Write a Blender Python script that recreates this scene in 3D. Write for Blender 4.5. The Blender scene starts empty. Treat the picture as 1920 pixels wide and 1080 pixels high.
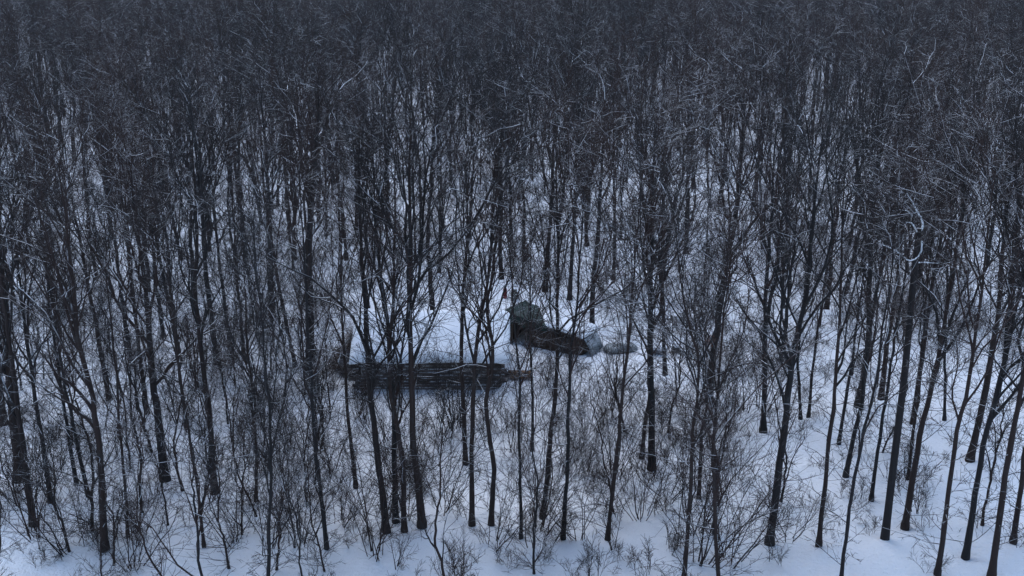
import bpy, math
import numpy as np
from mathutils import Vector

S = bpy.context.scene
C = S.collection
R = math.radians

# ------------------------------------------------------------------ camera
CAM_H = 24.2
PITCH = R(17.6)
FPX = 2059.0                                   # focal length in pixels of a 1920 wide frame
cam_d = bpy.data.cameras.new('camera')
cam_d.sensor_width = 36.0
cam_d.lens = 36.0 * FPX / 1920.0
cam_d.clip_start = 0.5
cam_d.clip_end = 6000
cam = bpy.data.objects.new('camera', cam_d)
cam.location = (0, 0, CAM_H)
cam.rotation_euler = (math.pi / 2 - PITCH, 0, 0)
C.objects.link(cam)
S.camera = cam

# ------------------------------------------------------------------ sky, sun, exposure
SUN_EL, SUN_ROT = R(50), R(335)
w = bpy.data.worlds.new('World')
S.world = w
w.use_nodes = True
wn = w.node_tree.nodes
wl = w.node_tree.links
sky = wn.new('ShaderNodeTexSky')
sky.sky_type = 'NISHITA'
sky.sun_disc = False
sky.sun_elevation = SUN_EL
sky.sun_rotation = SUN_ROT
sky.air_density = 1.0
sky.dust_density = 0.3
sky.ozone_density = 1.1
wn['Background'].inputs['Strength'].default_value = 0.15
wl.new(sky.outputs[0], wn['Background'].inputs['Color'])

sd = bpy.data.lights.new('sun', 'SUN')
sd.energy = 1.15
sd.angle = R(75)
sd.color = (1.0, 0.96, 0.90)
sun = bpy.data.objects.new('sun', sd)
sun.rotation_euler = (math.pi / 2 - SUN_EL, 0, math.pi - SUN_ROT)
C.objects.link(sun)

S.view_settings.view_transform = 'Standard'
S.view_settings.look = 'None'
S.view_settings.gamma = 1.0
S.view_settings.exposure = 1.16
S.view_settings.use_curve_mapping = False
S.render.engine = 'CYCLES'
S.cycles.max_bounces = 4
S.cycles.diffuse_bounces = 2
S.cycles.glossy_bounces = 1
S.cycles.transmission_bounces = 1
S.cycles.volume_bounces = 0
S.cycles.transparent_max_bounces = 4
S.cycles.use_denoising = True
S.cycles.denoiser = 'OPENIMAGEDENOISE'
S.cycles.denoising_input_passes = 'RGB_ALBEDO_NORMAL'
S.cycles.denoising_prefilter = 'ACCURATE'
S.cycles.use_adaptive_sampling = False

# ------------------------------------------------------------------ pixel <-> place
sp, cp = math.sin(PITCH), math.cos(PITCH)
def ray(x, y):
    u, v = (x - 960) / FPX, (y - 540) / FPX
    return np.array([u, cp - v * sp, -sp - v * cp])      # unit depth along the view axis
def flat(x, y):
    """point of the level ground plane behind a pixel"""
    d = ray(x, y)
    return np.array([0, 0, CAM_H]) + d * (CAM_H / -d[2])
def on_plane(x, y, Y):
    """point at distance Y (world y) behind a pixel"""
    d = ray(x, y)
    return np.array([0, 0, CAM_H]) + d * (Y / d[1])
def project(p):
    q = np.asarray(p) - np.array([0, 0, CAM_H])
    z = q[1] * cp - q[2] * sp
    return 960 + FPX * q[0] / z, 540 + FPX * (-q[1] * sp - q[2] * cp) / z, z

cab_l, cab_r = flat(672, 729), flat(943, 729)
shed_l, shed_r = flat(956, 641), flat(1090, 664)

def hash_noise(x, y, seed):
    xi, yi = np.floor(x).astype(np.int64), np.floor(y).astype(np.int64)
    fx, fy = x - xi, y - yi
    fx, fy = fx * fx * (3 - 2 * fx), fy * fy * (3 - 2 * fy)
    def h(a, b):
        n = (a * 374761393 + b * 668265263 + seed * 974634777) & 0x7fffffff
        n = ((n ^ (n >> 13)) * 1274126177) & 0x7fffffff
        return ((n ^ (n >> 16)) & 0xffff) / 65535.0
    a = h(xi, yi) * (1 - fx) + h(xi + 1, yi) * fx
    b = h(xi, yi + 1) * (1 - fx) + h(xi + 1, yi + 1) * fx
    return a * (1 - fy) + b * fy - 0.5

def gz(x, y):
    """height of the snow"""
    x = np.asarray(x, float); y = np.asarray(y, float)
    near = np.clip((400 - np.hypot(x, y)) / 300, 0, 1)
    z = 0.30 * np.sin(x * 0.11 + 1.0) * np.sin(y * 0.083 + 0.4)
    z = z + (hash_noise(x / 3.1, y / 3.1, 1) * 0.22 + hash_noise(x / 1.2, y / 1.2, 2) * 0.15 + hash_noise(x / 0.55, y / 0.55, 3) * 0.05) * near
    # level pad under the buildings, drift at the cabin's right corner
    pad = np.exp(-(((x - (cab_l[0] + cab_r[0]) / 2) / 7.5) ** 4 + ((y - cab_l[1] - 3) / 6.5) ** 4))
    z = z * (1 - pad * 0.85)
    z = z + 0.85 * np.exp(-(((x - cab_r[0] - 0.35) / 0.55) ** 2 + ((y - cab_r[1] + 0.6) / 0.5) ** 2))
    far = np.clip((np.hypot(x, y) - 420) / 900, 0, 1)
    z = z + far * far * 70
    return z
def ground(x, y):
    p = flat(x, y)
    z = float(gz(p[0], p[1]))
    p = p + ray(x, y) * (z / ray(x, y)[2])          # one refinement on the sloping snow
    return np.array([p[0], p[1], float(gz(p[0], p[1]))])

# ------------------------------------------------------------------ materials
def new_mat(name):
    m = bpy.data.materials.new(name)
    m.use_nodes = True
    n, l = m.node_tree.nodes, m.node_tree.links
    b = n['Principled BSDF']
    b.inputs['Roughness'].default_value = 0.85
    b.inputs['Specular IOR Level'].default_value = 0.2
    return m, n, l, b
def noise(n, l, scale, detail=3.0, vec=None, rough=0.6):
    t = n.new('ShaderNodeTexNoise')
    t.inputs['Scale'].default_value = scale
    t.inputs['Detail'].default_value = detail
    t.inputs['Roughness'].default_value = rough
    if vec is not None:
        l.new(vec, t.inputs['Vector'])
    return t
def ramp(n, l, src, stops):
    r = n.new('ShaderNodeValToRGB')
    e = r.color_ramp.elements
    while len(e) < len(stops):
        e.new(0.5)
    for k, (p, c) in enumerate(stops):
        e[k].position = p
        e[k].color = (*c, 1) if len(c) == 3 else c
    l.new(src, r.inputs[0])
    return r
def mixc(n, l, fac, a, b):
    m = n.new('ShaderNodeMix')
    m.data_type = 'RGBA'
    for sock, v in ((m.inputs[0], fac), (m.inputs[6], a), (m.inputs[7], b)):
        if isinstance(v, bpy.types.NodeSocket):
            l.new(v, sock)
        elif isinstance(v, tuple):
            sock.default_value = (*v, 1)
        else:
            sock.default_value = v
    return m.outputs[2]
def bump(n, l, b, src, strength, dist):
    k = n.new('ShaderNodeBump')
    k.inputs['Strength'].default_value = strength
    k.inputs['Distance'].default_value = dist
    l.new(src, k.inputs['Height'])
    l.new(k.outputs[0], b.inputs['Normal'])
def math_node(n, l, op, a, b=None):
    k = n.new('ShaderNodeMath')
    k.operation = op
    for i, v in enumerate((a, b)):
        if v is None:
            continue
        if isinstance(v, bpy.types.NodeSocket):
            l.new(v, k.inputs[i])
        else:
            k.inputs[i].default_value = v
    return k.outputs[0]

SNOW = (0.80, 0.82, 0.85)
def snow_top(n, l, base, lo, hi, patch_scale, patch_lo, patch_hi):
    """snow lying on faces that look up, broken into patches"""
    g = n.new('ShaderNodeNewGeometry')
    s = n.new('ShaderNodeSeparateXYZ')
    l.new(g.outputs['Normal'], s.inputs[0])
    mr = n.new('ShaderNodeMapRange')
    mr.inputs['From Min'].default_value = lo
    mr.inputs['From Max'].default_value = hi
    l.new(s.outputs['Z'], mr.inputs['Value'])
    tc = n.new('ShaderNodeTexCoord')
    t = noise(n, l, patch_scale, 2.0, tc.outputs['Object'])
    oi = n.new('ShaderNodeObjectInfo')
    shift = math_node(n, l, 'MULTIPLY_ADD', oi.outputs['Random'], 0.12)
    shift.node.inputs[2].default_value = -0.06
    v = math_node(n, l, 'ADD', t.outputs['Fac'], shift)
    m2 = n.new('ShaderNodeMapRange')
    m2.inputs['From Min'].default_value = patch_lo
    m2.inputs['From Max'].default_value = patch_hi
    l.new(v, m2.inputs['Value'])
    fac = math_node(n, l, 'MULTIPLY', mr.outputs[0], m2.outputs[0])
    return mixc(n, l, fac, base, SNOW)

def make_snow(name, scale=1.0):
    m, n, l, b = new_mat(name)
    tc = n.new('ShaderNodeTexCoord')
    t1 = noise(n, l, 0.35 * scale, 5.0, tc.outputs['Object'])
    t2 = noise(n, l, 5.0 * scale, 4.0, tc.outputs['Object'])
    c = ramp(n, l, t1.outputs['Fac'], [(0.3, (0.76, 0.78, 0.81)), (0.7, SNOW)])
    litter = ramp(n, l, t2.outputs['Fac'], [(0.68, (0, 0, 0)), (0.80, (1, 1, 1))])
    t3 = noise(n, l, 17.0, 2.0, tc.outputs['Object'])
    specks = ramp(n, l, t3.outputs['Fac'], [(0.66, (0, 0, 0)), (0.72, (1, 1, 1))])
    t4 = noise(n, l, 0.22, 3.0, tc.outputs['Object'])
    where = ramp(n, l, t4.outputs['Fac'], [(0.40, (0, 0, 0)), (0.62, (1, 1, 1))])
    sp_f = math_node(n, l, 'MULTIPLY', specks.outputs[0], where.outputs[0])
    f = math_node(n, l, 'MULTIPLY', math_node(n, l, 'MAXIMUM', litter.outputs[0], sp_f), 0.6)
    l.new(mixc(n, l, f, c.outputs[0], (0.16, 0.13, 0.11)), b.inputs['Base Color'])
    h = math_node(n, l, 'ADD', math_node(n, l, 'MULTIPLY', t1.outputs['Fac'], 1.5), t2.outputs['Fac'])
    bump(n, l, b, h, 0.8, 0.2)
    return m
def make_clean_snow(name):
    m, n, l, b = new_mat(name)
    tc = n.new('ShaderNodeTexCoord')
    t1 = noise(n, l, 2.2, 4.0, tc.outputs['Object'])
    c = ramp(n, l, t1.outputs['Fac'], [(0.3, (0.72, 0.74, 0.77)), (0.7, (0.78, 0.80, 0.83))])
    l.new(c.outputs[0], b.inputs['Base Color'])
    bump(n, l, b, t1.outputs['Fac'], 0.4, 0.08)
    return m
def make_bark(name, dark, warm, lo, hi, pscale, plo, phi):
    m, n, l, b = new_mat(name)
    tc = n.new('ShaderNodeTexCoord')
    mp = n.new('ShaderNodeMapping')
    mp.inputs['Scale'].default_value = (1, 1, 0.22)
    l.new(tc.outputs['Object'], mp.inputs[0])
    t = noise(n, l, 9.0, 4.0, mp.outputs[0])
    oi = n.new('ShaderNodeObjectInfo')
    rr = ramp(n, l, oi.outputs['Random'], [(0.0, dark), (0.40, tuple(0.8 * a + 0.2 * b_ for a, b_ in zip(dark, warm))), (0.62, warm), (0.90, warm)])
    lo_c = mixc(n, l, 0.55, rr.outputs[0], (0.012, 0.011, 0.012))
    base = mixc(n, l, t.outputs['Fac'], lo_c, rr.outputs[0])
    t2 = noise(n, l, 1.3, 5.0, tc.outputs['Object'], 0.7)
    lich = ramp(n, l, t2.outputs['Fac'], [(0.56, (0, 0, 0)), (0.72, (1, 1, 1))])
    base = mixc(n, l, math_node(n, l, 'MULTIPLY', lich.outputs[0], 0.5), base, (0.055, 0.058, 0.057))
    l.new(snow_top(n, l, base, lo, hi, pscale, plo, phi), b.inputs['Base Color'])
    bump(n, l, b, t.outputs['Fac'], 0.5, 0.03)
    return m
def make_plain(name, c1, c2, scale, snow=None, stretch=(1, 1, 1), rough=0.85):
    m, n, l, b = new_mat(name)
    b.inputs['Roughness'].default_value = rough
    tc = n.new('ShaderNodeTexCoord')
    mp = n.new('ShaderNodeMapping')
    mp.inputs['Scale'].default_value = stretch
    l.new(tc.outputs['Object'], mp.inputs[0])
    t = noise(n, l, scale, 5.0, mp.outputs[0])
    c = ramp(n, l, t.outputs['Fac'], [(0.3, c1), (0.7, c2)])
    oi = n.new('ShaderNodeObjectInfo')
    br = math_node(n, l, 'MULTIPLY_ADD', oi.outputs['Random'], 0.7)
    br.node.inputs[2].default_value = 0.65
    mul = n.new('ShaderNodeVectorMath'); mul.operation = 'SCALE'
    l.new(c.outputs[0], mul.inputs[0]); l.new(br, mul.inputs['Scale'])
    col = mul.outputs[0]
    if snow:
        col = snow_top(n, l, col, *snow)
    l.new(col, b.inputs['Base Color'])
    bump(n, l, b, t.outputs['Fac'], 0.5, 0.02)
    return m

M = {}
M['snow'] = make_snow('forest_snow')
M['clean'] = make_clean_snow('settled_snow')
M['bark'] = make_bark('bark', (0.016, 0.0145, 0.0155), (0.031, 0.018, 0.0145), 0.45, 0.8, 1.6, 0.45, 0.6)
M['limb'] = make_bark('limb_bark', (0.017, 0.0155, 0.016), (0.034, 0.018, 0.0145), 0.45, 0.80, 1.1, 0.40, 0.54)
M['twig'] = make_bark('twig_bark', (0.015, 0.013, 0.0135), (0.036, 0.017, 0.013), 0.50, 0.85, 0.6, 0.52, 0.68)
M['log'] = make_plain('weathered_log', (0.030, 0.024, 0.022), (0.095, 0.076, 0.068), 6, (0.40, 0.85, 1.6, 0.46, 0.58), (0.15, 1, 1))
M['plank'] = make_plain('brown_plank', (0.030, 0.020, 0.015), (0.085, 0.052, 0.036), 7, (0.6, 0.9, 2, 0.4, 0.55), (1, 1, 0.12))
M['timber'] = make_plain('fresh_timber', (0.10, 0.055, 0.030), (0.22, 0.12, 0.06), 6, (0.8, 0.95, 2, 0.5, 0.6), (0.2, 1, 1))
M['board'] = make_plain('roof_board', (0.05, 0.042, 0.038), (0.10, 0.08, 0.07), 6, None, (1, 0.15, 1))
M['tarp'] = make_plain('green_tarp', (0.006, 0.016, 0.014), (0.013, 0.032, 0.027), 2.5, (0.96, 1.0, 1.1, 0.66, 0.80), rough=0.6)
M['sheet'] = make_plain('grey_sheet', (0.11, 0.125, 0.13), (0.21, 0.23, 0.235), 3.0, (0.8, 1.0, 1.6, 0.46, 0.62), rough=0.7)
M['snowsheet'] = make_plain('snowy_sheet', (0.14, 0.16, 0.17), (0.26, 0.28, 0.29), 3.0, (0.35, 0.85, 1.4, 0.36, 0.52), rough=0.7)
M['red'] = make_plain('red_paint', (0.13, 0.014, 0.016), (0.20, 0.022, 0.024), 5.0, None, rough=0.55)
M['metal'] = make_plain('dark_metal', (0.03, 0.03, 0.032), (0.06, 0.06, 0.06), 8.0, None, rough=0.5)
M['needle'] = make_plain('needles', (0.018, 0.035, 0.020), (0.045, 0.070, 0.040), 4.0, (0.55, 0.95, 3.0, 0.5, 0.65))
M['leaf'] = make_plain('dead_leaf', (0.12, 0.045, 0.022), (0.24, 0.09, 0.045), 6.0, None)
M['brush'] = make_plain('brushwood', (0.045, 0.030, 0.025), (0.10, 0.062, 0.048), 5.0, (0.55, 0.9, 2.0, 0.52, 0.64))
M['rock'] = make_plain('grey_rock', (0.09, 0.09, 0.10), (0.2, 0.2, 0.21), 4.0, (0.35, 0.7, 2.0, 0.3, 0.5))

# ------------------------------------------------------------------ mesh helpers
def mesh_np(name, parts, mat, smooth=True, idx=None):
    """parts: list of (verts (n,3), faces (m,4) or (m,3))"""
    me = bpy.data.meshes.new(name)
    vs, ls, starts, off, lo = [], [], [], 0, 0
    for v, f in parts:
        v = np.asarray(v, np.float32); f = np.asarray(f, np.int32)
        vs.append(v); ls.append((f + off).ravel())
        starts.append(np.arange(len(f), dtype=np.int32) * f.shape[1] + lo)
        lo += f.size; off += len(v)
    v = np.concatenate(vs); lp = np.concatenate(ls); st = np.concatenate(starts)
    me.vertices.add(len(v)); me.vertices.foreach_set('co', v.ravel())
    me.loops.add(len(lp)); me.loops.foreach_set('vertex_index', lp)
    me.polygons.add(len(st)); me.polygons.foreach_set('loop_start', st)
    me.update(calc_edges=True)
    if smooth:
        me.polygons.foreach_set('use_smooth', np.ones(len(st), bool))
    for m_ in (mat if isinstance(mat, (list, tuple)) else (mat,)):
        me.materials.append(m_)
    if idx is not None:
        me.polygons.foreach_set('material_index', np.concatenate([np.full(len(f), i_, np.int32) for (v, f), i_ in zip(parts, idx)]))
    return me
def link(name, me, parent=None, loc=None, rot=None, scale=None):
    o = bpy.data.objects.new(name, me)
    C.objects.link(o)
    if parent is not None:
        o.parent = parent
    if loc is not None: o.location = loc
    if rot is not None: o.rotation_euler = rot
    if scale is not None: o.scale = scale
    return o
def tag(o, label, cat=None, group=None, kind=None):
    o['label'] = label
    if cat: o['category'] = cat
    if group: o['group'] = group
    if kind: o['kind'] = kind
    return o
def unit(a):
    return a / np.maximum(np.linalg.norm(a, axis=-1, keepdims=True), 1e-9)
def tubes(P, Rr, S_, cap=False):
    """P (N,K,3) centre lines, Rr (N,K) radii -> verts, quads"""
    N, K, _ = P.shape
    T = unit(np.gradient(P, axis=1))
    Tm = unit(P[:, -1] - P[:, 0])
    ref = np.where(np.abs(Tm[:, 2:3]) > 0.8, np.array([[1.0, 0, 0]]), np.array([[0, 0, 1.0]]))
    n1 = unit(np.cross(Tm, ref))[:, None, :]
    n1 = unit(n1 - T * np.sum(n1 * T, -1, keepdims=True))
    n2 = np.cross(T, n1)
    a = np.arange(S_) * 2 * np.pi / S_ + 0.3
    ring = n1[:, :, None, :] * np.cos(a)[None, None, :, None] + n2[:, :, None, :] * np.sin(a)[None, None, :, None]
    V = (P[:, :, None, :] + ring * Rr[:, :, None, None]).reshape(-1, 3)
    i = np.arange(N)[:, None, None] * K * S_
    k = np.arange(K - 1)[None, :, None] * S_
    s = np.arange(S_)[None, None, :]
    s2 = (s + 1) % S_
    F = np.stack([i + k + s, i + k + s2, i + k + S_ + s2, i + k + S_ + s], -1).reshape(-1, 4)
    if not cap:
        return [(V, F)]
    out = [(V, F)]
    tri = []
    ends = V.reshape(N, K, S_, 3)
    for e in (0, K - 1):
        ctr = P[:, e]
        vv = np.concatenate([ends[:, e].reshape(-1, 3), ctr])
        ii = np.arange(N)[:, None] * S_
        ss = np.arange(S_)[None, :]
        f = np.stack([ii + (ss + (1 if e == 0 else 0)) % S_, ii + (ss + (0 if e == 0 else 1)) % S_, np.broadcast_to(N * S_ + np.arange(N)[:, None], (N, S_))], -1).reshape(-1, 3)
        tri.append((vv, f))
    return out + tri
def grow(rng, p0, d0, L, r0, K, wig, up, taper=0.25):
    N = len(p0)
    P = np.empty((N, K, 3)); P[:, 0] = p0
    d = unit(d0)
    step = (L / (K - 1))[:, None]
    for k in range(1, K):
        d = unit(d + rng.normal(0, wig, (N, 3)) + np.array([0, 0, up]))
        P[:, k] = P[:, k - 1] + d * step
    t = np.linspace(0, 1, K)[None]
    return P, r0[:, None] * (1 - (1 - taper) * t)
def shoots(rng, P, Rr, n, t0, t1, a0, a1, flat_z=0.0):
    """n shoots for each branch -> start, direction, radius there, t, parent index"""
    N, K, _ = P.shape
    idx = np.repeat(np.arange(N), n)
    t = (np.tile(np.arange(n), N) + rng.random(N * n)) / n
    t = t0 + (t1 - t0) * t
    f = t * (K - 1)
    k = np.clip(f.astype(int), 0, K - 2); u = (f - k)[:, None]
    p = P[idx, k] * (1 - u) + P[idx, k + 1] * u
    T = unit(P[idx, k + 1] - P[idx, k])
    rr = Rr[idx, k] * (1 - u[:, 0]) + Rr[idx, k + 1] * u[:, 0]
    side = rng.normal(0, 1, (len(idx), 3)); side[:, 2] *= (1 - flat_z)
    side = unit(side - T * np.sum(side * T, -1, keepdims=True))
    a = rng.uniform(a0, a1, len(idx))[:, None]
    return p, unit(T * np.cos(a) + side * np.sin(a)), rr, t, idx

def resample(pts, n):
    pts = np.asarray(pts, float)
    seg = np.linalg.norm(np.diff(pts, axis=0), axis=1)
    s = np.concatenate([[0], np.cumsum(seg)])
    m = len(pts)
    tt = np.linspace(0, s[-1], n)
    if m == 2:
        return np.stack([np.interp(tt, s, pts[:, c]) for c in range(3)], 1)
    tan = np.gradient(pts, s, axis=0)
    k = np.clip(np.searchsorted(s, tt, side='right') - 1, 0, m - 2)
    h = (s[k + 1] - s[k])[:, None]
    u = ((tt - s[k])[:, None]) / h
    return ((2 * u**3 - 3 * u**2 + 1) * pts[k] + (u**3 - 2 * u**2 + u) * h * tan[k]
            + (-2 * u**3 + 3 * u**2) * pts[k + 1] + (u**3 - u**2) * h * tan[k + 1])

def tree_meshes(rng, spine, r_base, start=0.45, steep=0.5, rich=1.0, reach=1.0, twist=0.06, vase=False, fine=2, nb=8, nt=6):
    """trunk and crown of a bare tree along a spine (points from the base up)"""
    K = 25
    P = resample(spine, K)
    P = np.concatenate([P[:1], P[:1] + (P[1] - P[0]) * np.array([[0.12], [0.35], [0.65]]), P[1:]]); K += 3
    H = np.linalg.norm(P[-1] - P[0])
    t = np.concatenate([[0], np.cumsum(np.linalg.norm(np.diff(P, axis=0), axis=1))]); t /= t[-1]
    wob = np.cumsum(rng.normal(0, twist, (K, 2)), axis=0)
    wob -= wob[0] + (wob[-1] - wob[0]) * t[:, None] * 0.5
    P[:, :2] += wob * np.clip(t * 4, 0, 1)[:, None]
    rad = r_base * ((1 - t) ** 0.75 * 0.86 + 0.07) * (1 + 0.22 * np.exp(-t * 35) + 0.30 * np.exp(-t * 110))
    rad = rad * (1 + rng.normal(0, 0.045, K))
    P[0, 2] -= 0.35
    trunk = tubes(P[None], rad[None], 9)
    crown = []
    n_l = int(16 * rich * rng.uniform(0.85, 1.2))
    lp, ld, lr, lt, _ = shoots(rng, P[None], rad[None], n_l, start, 0.98, 0.20 + 0.3 * (1 - steep), 0.52 + 0.55 * (1 - steep))
    q_ = np.clip((lt - start) / (1 - start), 0, 1)
    L = H * (0.13 + 0.23 * np.sin(np.pi * np.clip(q_, 0.02, 0.98) ** 0.75)) * rng.uniform(0.55, 1.25, n_l) * reach * (1 + 0.45 * steep * (1 - q_))
    thick = rng.uniform(0.45, 0.8, n_l)
    if vase:                                   # several long stems leave the trunk low down
        m = min(5, n_l)
        T0 = unit(P[8] - P[2])
        az = rng.uniform(0, 6.28, m); an = rng.uniform(0.16, 0.38, m)
        ld[:m] = unit(T0 + np.stack([np.cos(az) * np.tan(an), np.sin(az) * np.tan(an), np.zeros(m)], 1))
        L[:m] = (1 - lt[:m]) * H * rng.uniform(0.75, 1.0, m)
        thick[:m] = rng.uniform(0.6, 0.85, m)
    LP, LR = grow(rng, lp, ld, L, np.clip(lr * thick, 0.020, None), 9, 0.16, 0.08, 0.16)
    crown += tubes(LP, LR, 5)
    # a few thin low shoots on the trunk
    n_e = int(rng.integers(8, 18))
    ep, ed, er, et, _ = shoots(rng, P[None], rad[None], n_e, 0.10, start, 0.9, 1.5)
    EP, ER = grow(rng, ep, ed, rng.uniform(0.8, 3.0, n_e), np.full(n_e, 0.018), 6, 0.14, 0.03, 0.3)
    bp, bd, br, bt, bi = shoots(rng, LP, LR, nb, 0.12, 0.98, 0.40, 1.0)
    bl = L[bi] * (1.10 - 0.8 * bt) * rng.uniform(0.30, 0.70, len(bi)) + 0.35
    BP, BR = grow(rng, bp, bd, bl, np.clip(br * 0.58, 0.014, 0.06), 6, 0.20, 0.09, 0.35)
    BP = np.concatenate([BP, EP]); BR = np.concatenate([BR, ER]); bl = np.concatenate([bl, np.full(n_e, 1.3)])
    crown += tubes(BP, BR, 4)
    tp, td, tr, tt, ti = shoots(rng, BP, BR, nt, 0.12, 1.0, 0.4, 1.1)
    tl = np.clip(bl[ti] * (1.1 - tt) * rng.uniform(0.35, 0.7, len(ti)), 0.22, 1.1)
    TP, TR = grow(rng, tp, td, tl, np.full(len(ti), 0.0095), 3, 0.18, 0.05, 0.5)
    crown += tubes(TP, TR, 3)
    wp, wd, wr, wt, wi = shoots(rng, TP, TR, fine, 0.2, 1.0, 0.4, 1.1)
    wl_ = tl[wi] * rng.uniform(0.35, 0.75, len(wi))
    WP, WR = grow(rng, wp, wd, wl_, np.full(len(wi), 0.0076), 2, 0.1, 0.05, 0.6)
    crown += tubes(WP, WR, 3)
    return mesh_np('trunk', trunk, M['bark']), mesh_np('crown', crown, (M['limb'], M['twig']), smooth=True, idx=[0, 0] + [1] * (len(crown) - 2))

def shrub_meshes(rng, n, height, spread, fine=1.0):
    a = rng.uniform(0, 2 * np.pi, n)
    p0 = np.stack([np.cos(a), np.sin(a), np.zeros(n)], 1) * rng.uniform(0, 0.55, n)[:, None]
    p0[:, 2] = -0.15
    tilt = spread * np.sqrt(rng.random(n))
    a = a + rng.normal(0, 0.7, n)
    d = np.stack([np.cos(a) * np.sin(tilt), np.sin(a) * np.sin(tilt), np.cos(tilt)], 1)
    L = height * rng.uniform(0.55, 1.1, n)
    SP, SR = grow(rng, p0, d, L, rng.uniform(0.012, 0.028, n) * (height / 3.5) ** 0.5, 8, 0.11, rng.uniform(-0.05, 0.05), 0.25)
    stems = tubes(SP, SR, 4)
    bp, bd, br, bt, bi = shoots(rng, SP, SR, int(8 * fine), 0.2, 1.0, 0.35, 0.8)
    bl = L[bi] * (1.1 - bt) * rng.uniform(0.3, 0.6, len(bi)) + 0.15
    BP, BR = grow(rng, bp, bd, bl, np.clip(br * 0.55, 0.0075, 0.014), 4, 0.13, 0.05, 0.4)
    tw = tubes(BP, BR, 3)
    tp, td, tr, tt, ti = shoots(rng, BP, BR, 4, 0.2, 1.0, 0.4, 1.0)
    tl = bl[ti] * rng.uniform(0.25, 0.55, len(ti)) + 0.06
    TP, TR = grow(rng, tp, td, tl, np.full(len(ti), 0.007), 2, 0.1, 0.04, 0.6)
    tw += tubes(TP, TR, 3)
    return mesh_np('stem', stems, M['bark']), mesh_np('twig', tw, M['twig'], smooth=False)

# ------------------------------------------------------------------ ground
def axis_steps(lo, hi, fine_lo, fine_hi, step, growf):
    mid = list(np.arange(fine_lo, fine_hi + step, step))
    up, s, x = [], step, mid[-1]
    while x < hi:
        s *= growf; x += s; up.append(x)
    dn, s, x = [], step, mid[0]
    while x > lo:
        s *= growf; x -= s; dn.append(x)
    return np.array(dn[::-1] + mid + up)
gx = axis_steps(-3500, 3500, -62, 62, 0.36, 1.12)
gy = axis_steps(-1500, 4200, 40, 105, 0.36, 1.05)
XX, YY = np.meshgrid(gx, gy)
ZZ = gz(XX, YY)
V = np.stack([XX, YY, ZZ], -1).reshape(-1, 3)
nx, ny = len(gx), len(gy)
ii = (np.arange(ny - 1)[:, None] * nx + np.arange(nx - 1)[None]).ravel()
F = np.stack([ii, ii + 1, ii + nx + 1, ii + nx], 1)
gr = link('snow_ground', mesh_np('snow_ground', [(V, F)], M['snow']))
tag(gr, 'snow covered forest floor under the bare trees', None, None, 'structure')

# ------------------------------------------------------------------ buildings
def empty(name, loc, rz=0.0):
    o = bpy.data.objects.new(name, None)
    o.empty_display_size = 0.3
    C.objects.link(o)
    o.location = loc
    o.rotation_euler = (0, 0, rz)
    return o
def box(sx, sy, sz, c=(0, 0, 0)):
    v = np.array([[x, y, z] for x in (-.5, .5) for y in (-.5, .5) for z in (-.5, .5)]) * (sx, sy, sz) + np.array(c)
    f = np.array([[0, 1, 3, 2], [4, 6, 7, 5], [0, 4, 5, 1], [2, 3, 7, 6], [0, 2, 6, 4], [1, 5, 7, 3]])
    return v, f
def slab_sheet(fn, nu, nv, thick_fn, rng=None):
    """closed lumpy slab over a parametric sheet fn(u,v)->(x,y,z); thickness upward"""
    u = np.linspace(0, 1, nu); v = np.linspace(0, 1, nv)
    U, Vv = np.meshgrid(u, v, indexing='ij')
    base = fn(U, Vv)
    th = thick_fn(U, Vv)
    top = base.copy(); top[..., 2] += th
    vt = top.reshape(-1, 3); vb = base.reshape(-1, 3)
    n = nu * nv
    i = (np.arange(nu - 1)[:, None] * nv + np.arange(nv - 1)[None]).ravel()
    ft = np.stack([i, i + nv, i + nv + 1, i + 1], 1)
    fb = ft[:, ::-1] + n
    rim = list(range(0, nv)) + [k * nv + nv - 1 for k in range(1, nu)] + [(nu - 1) * nv + k for k in range(nv - 2, -1, -1)] + [k * nv for k in range(nu - 2, 0, -1)]
    rim = np.array(rim); r2 = np.roll(rim, -1)
    fr = np.stack([rim, r2, r2 + n, rim + n], 1)
    return np.concatenate([vt, vb]), np.concatenate([ft, fb, fr])

rng = np.random.default_rng(11)

# --- log cabin
CL = cab_r[0] - cab_l[0]                      # length of the front wall
CD = 5.6                                      # depth
ROWS, LD = 10, 0.185                           # log rows and log diameter
cab_z = float(gz((cab_l[0] + cab_r[0]) / 2, cab_l[1])) - 0.04
cabin = empty('log_cabin', (cab_l[0], cab_l[1], cab_z))
tag(cabin, 'low log cabin with thick snow on its roof, in the middle of the clearing', 'cabin')
def log_mesh(L, r, k):
    rr = np.random.default_rng(k)
    Kp = 6
    P = np.zeros((1, Kp, 3)); P[0, :, 0] = np.linspace(-L / 2, L / 2, Kp)
    P[0, 1:-1, 1:] += rr.normal(0, 0.012, (Kp - 2, 2))
    rad = r * (1 + rr.normal(0, 0.035, (1, Kp)))
    return mesh_np('log', tubes(P, rad, 8, cap=True), M['log'], smooth=False)
front_logs = [log_mesh(CL + 0.5, LD / 2 + 0.004, k) for k in range(4)]
side_logs = [log_mesh(CD + 0.5, LD / 2 + 0.004, k + 10) for k in range(3)]
for yy in (0.0, CD):
    for k in range(ROWS):
        link('log', front_logs[(k * 3 + int(yy)) % 4], cabin, (CL / 2 + rng.normal(0, 0.16), yy + rng.normal(0, 0.008), LD * (k + 0.5)), (rng.uniform(0, 6), 0, math.pi * (k % 2)))
for xx in (0.0, CL):
    for k in range(ROWS):
        link('log', side_logs[k % 3], cabin, (xx, CD / 2 + rng.normal(0, 0.05), LD * (k + 1.0)), (rng.uniform(0, 6), 0, math.pi / 2 + math.pi * (k % 2)))
EAVE = LD * ROWS + 0.02
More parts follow.
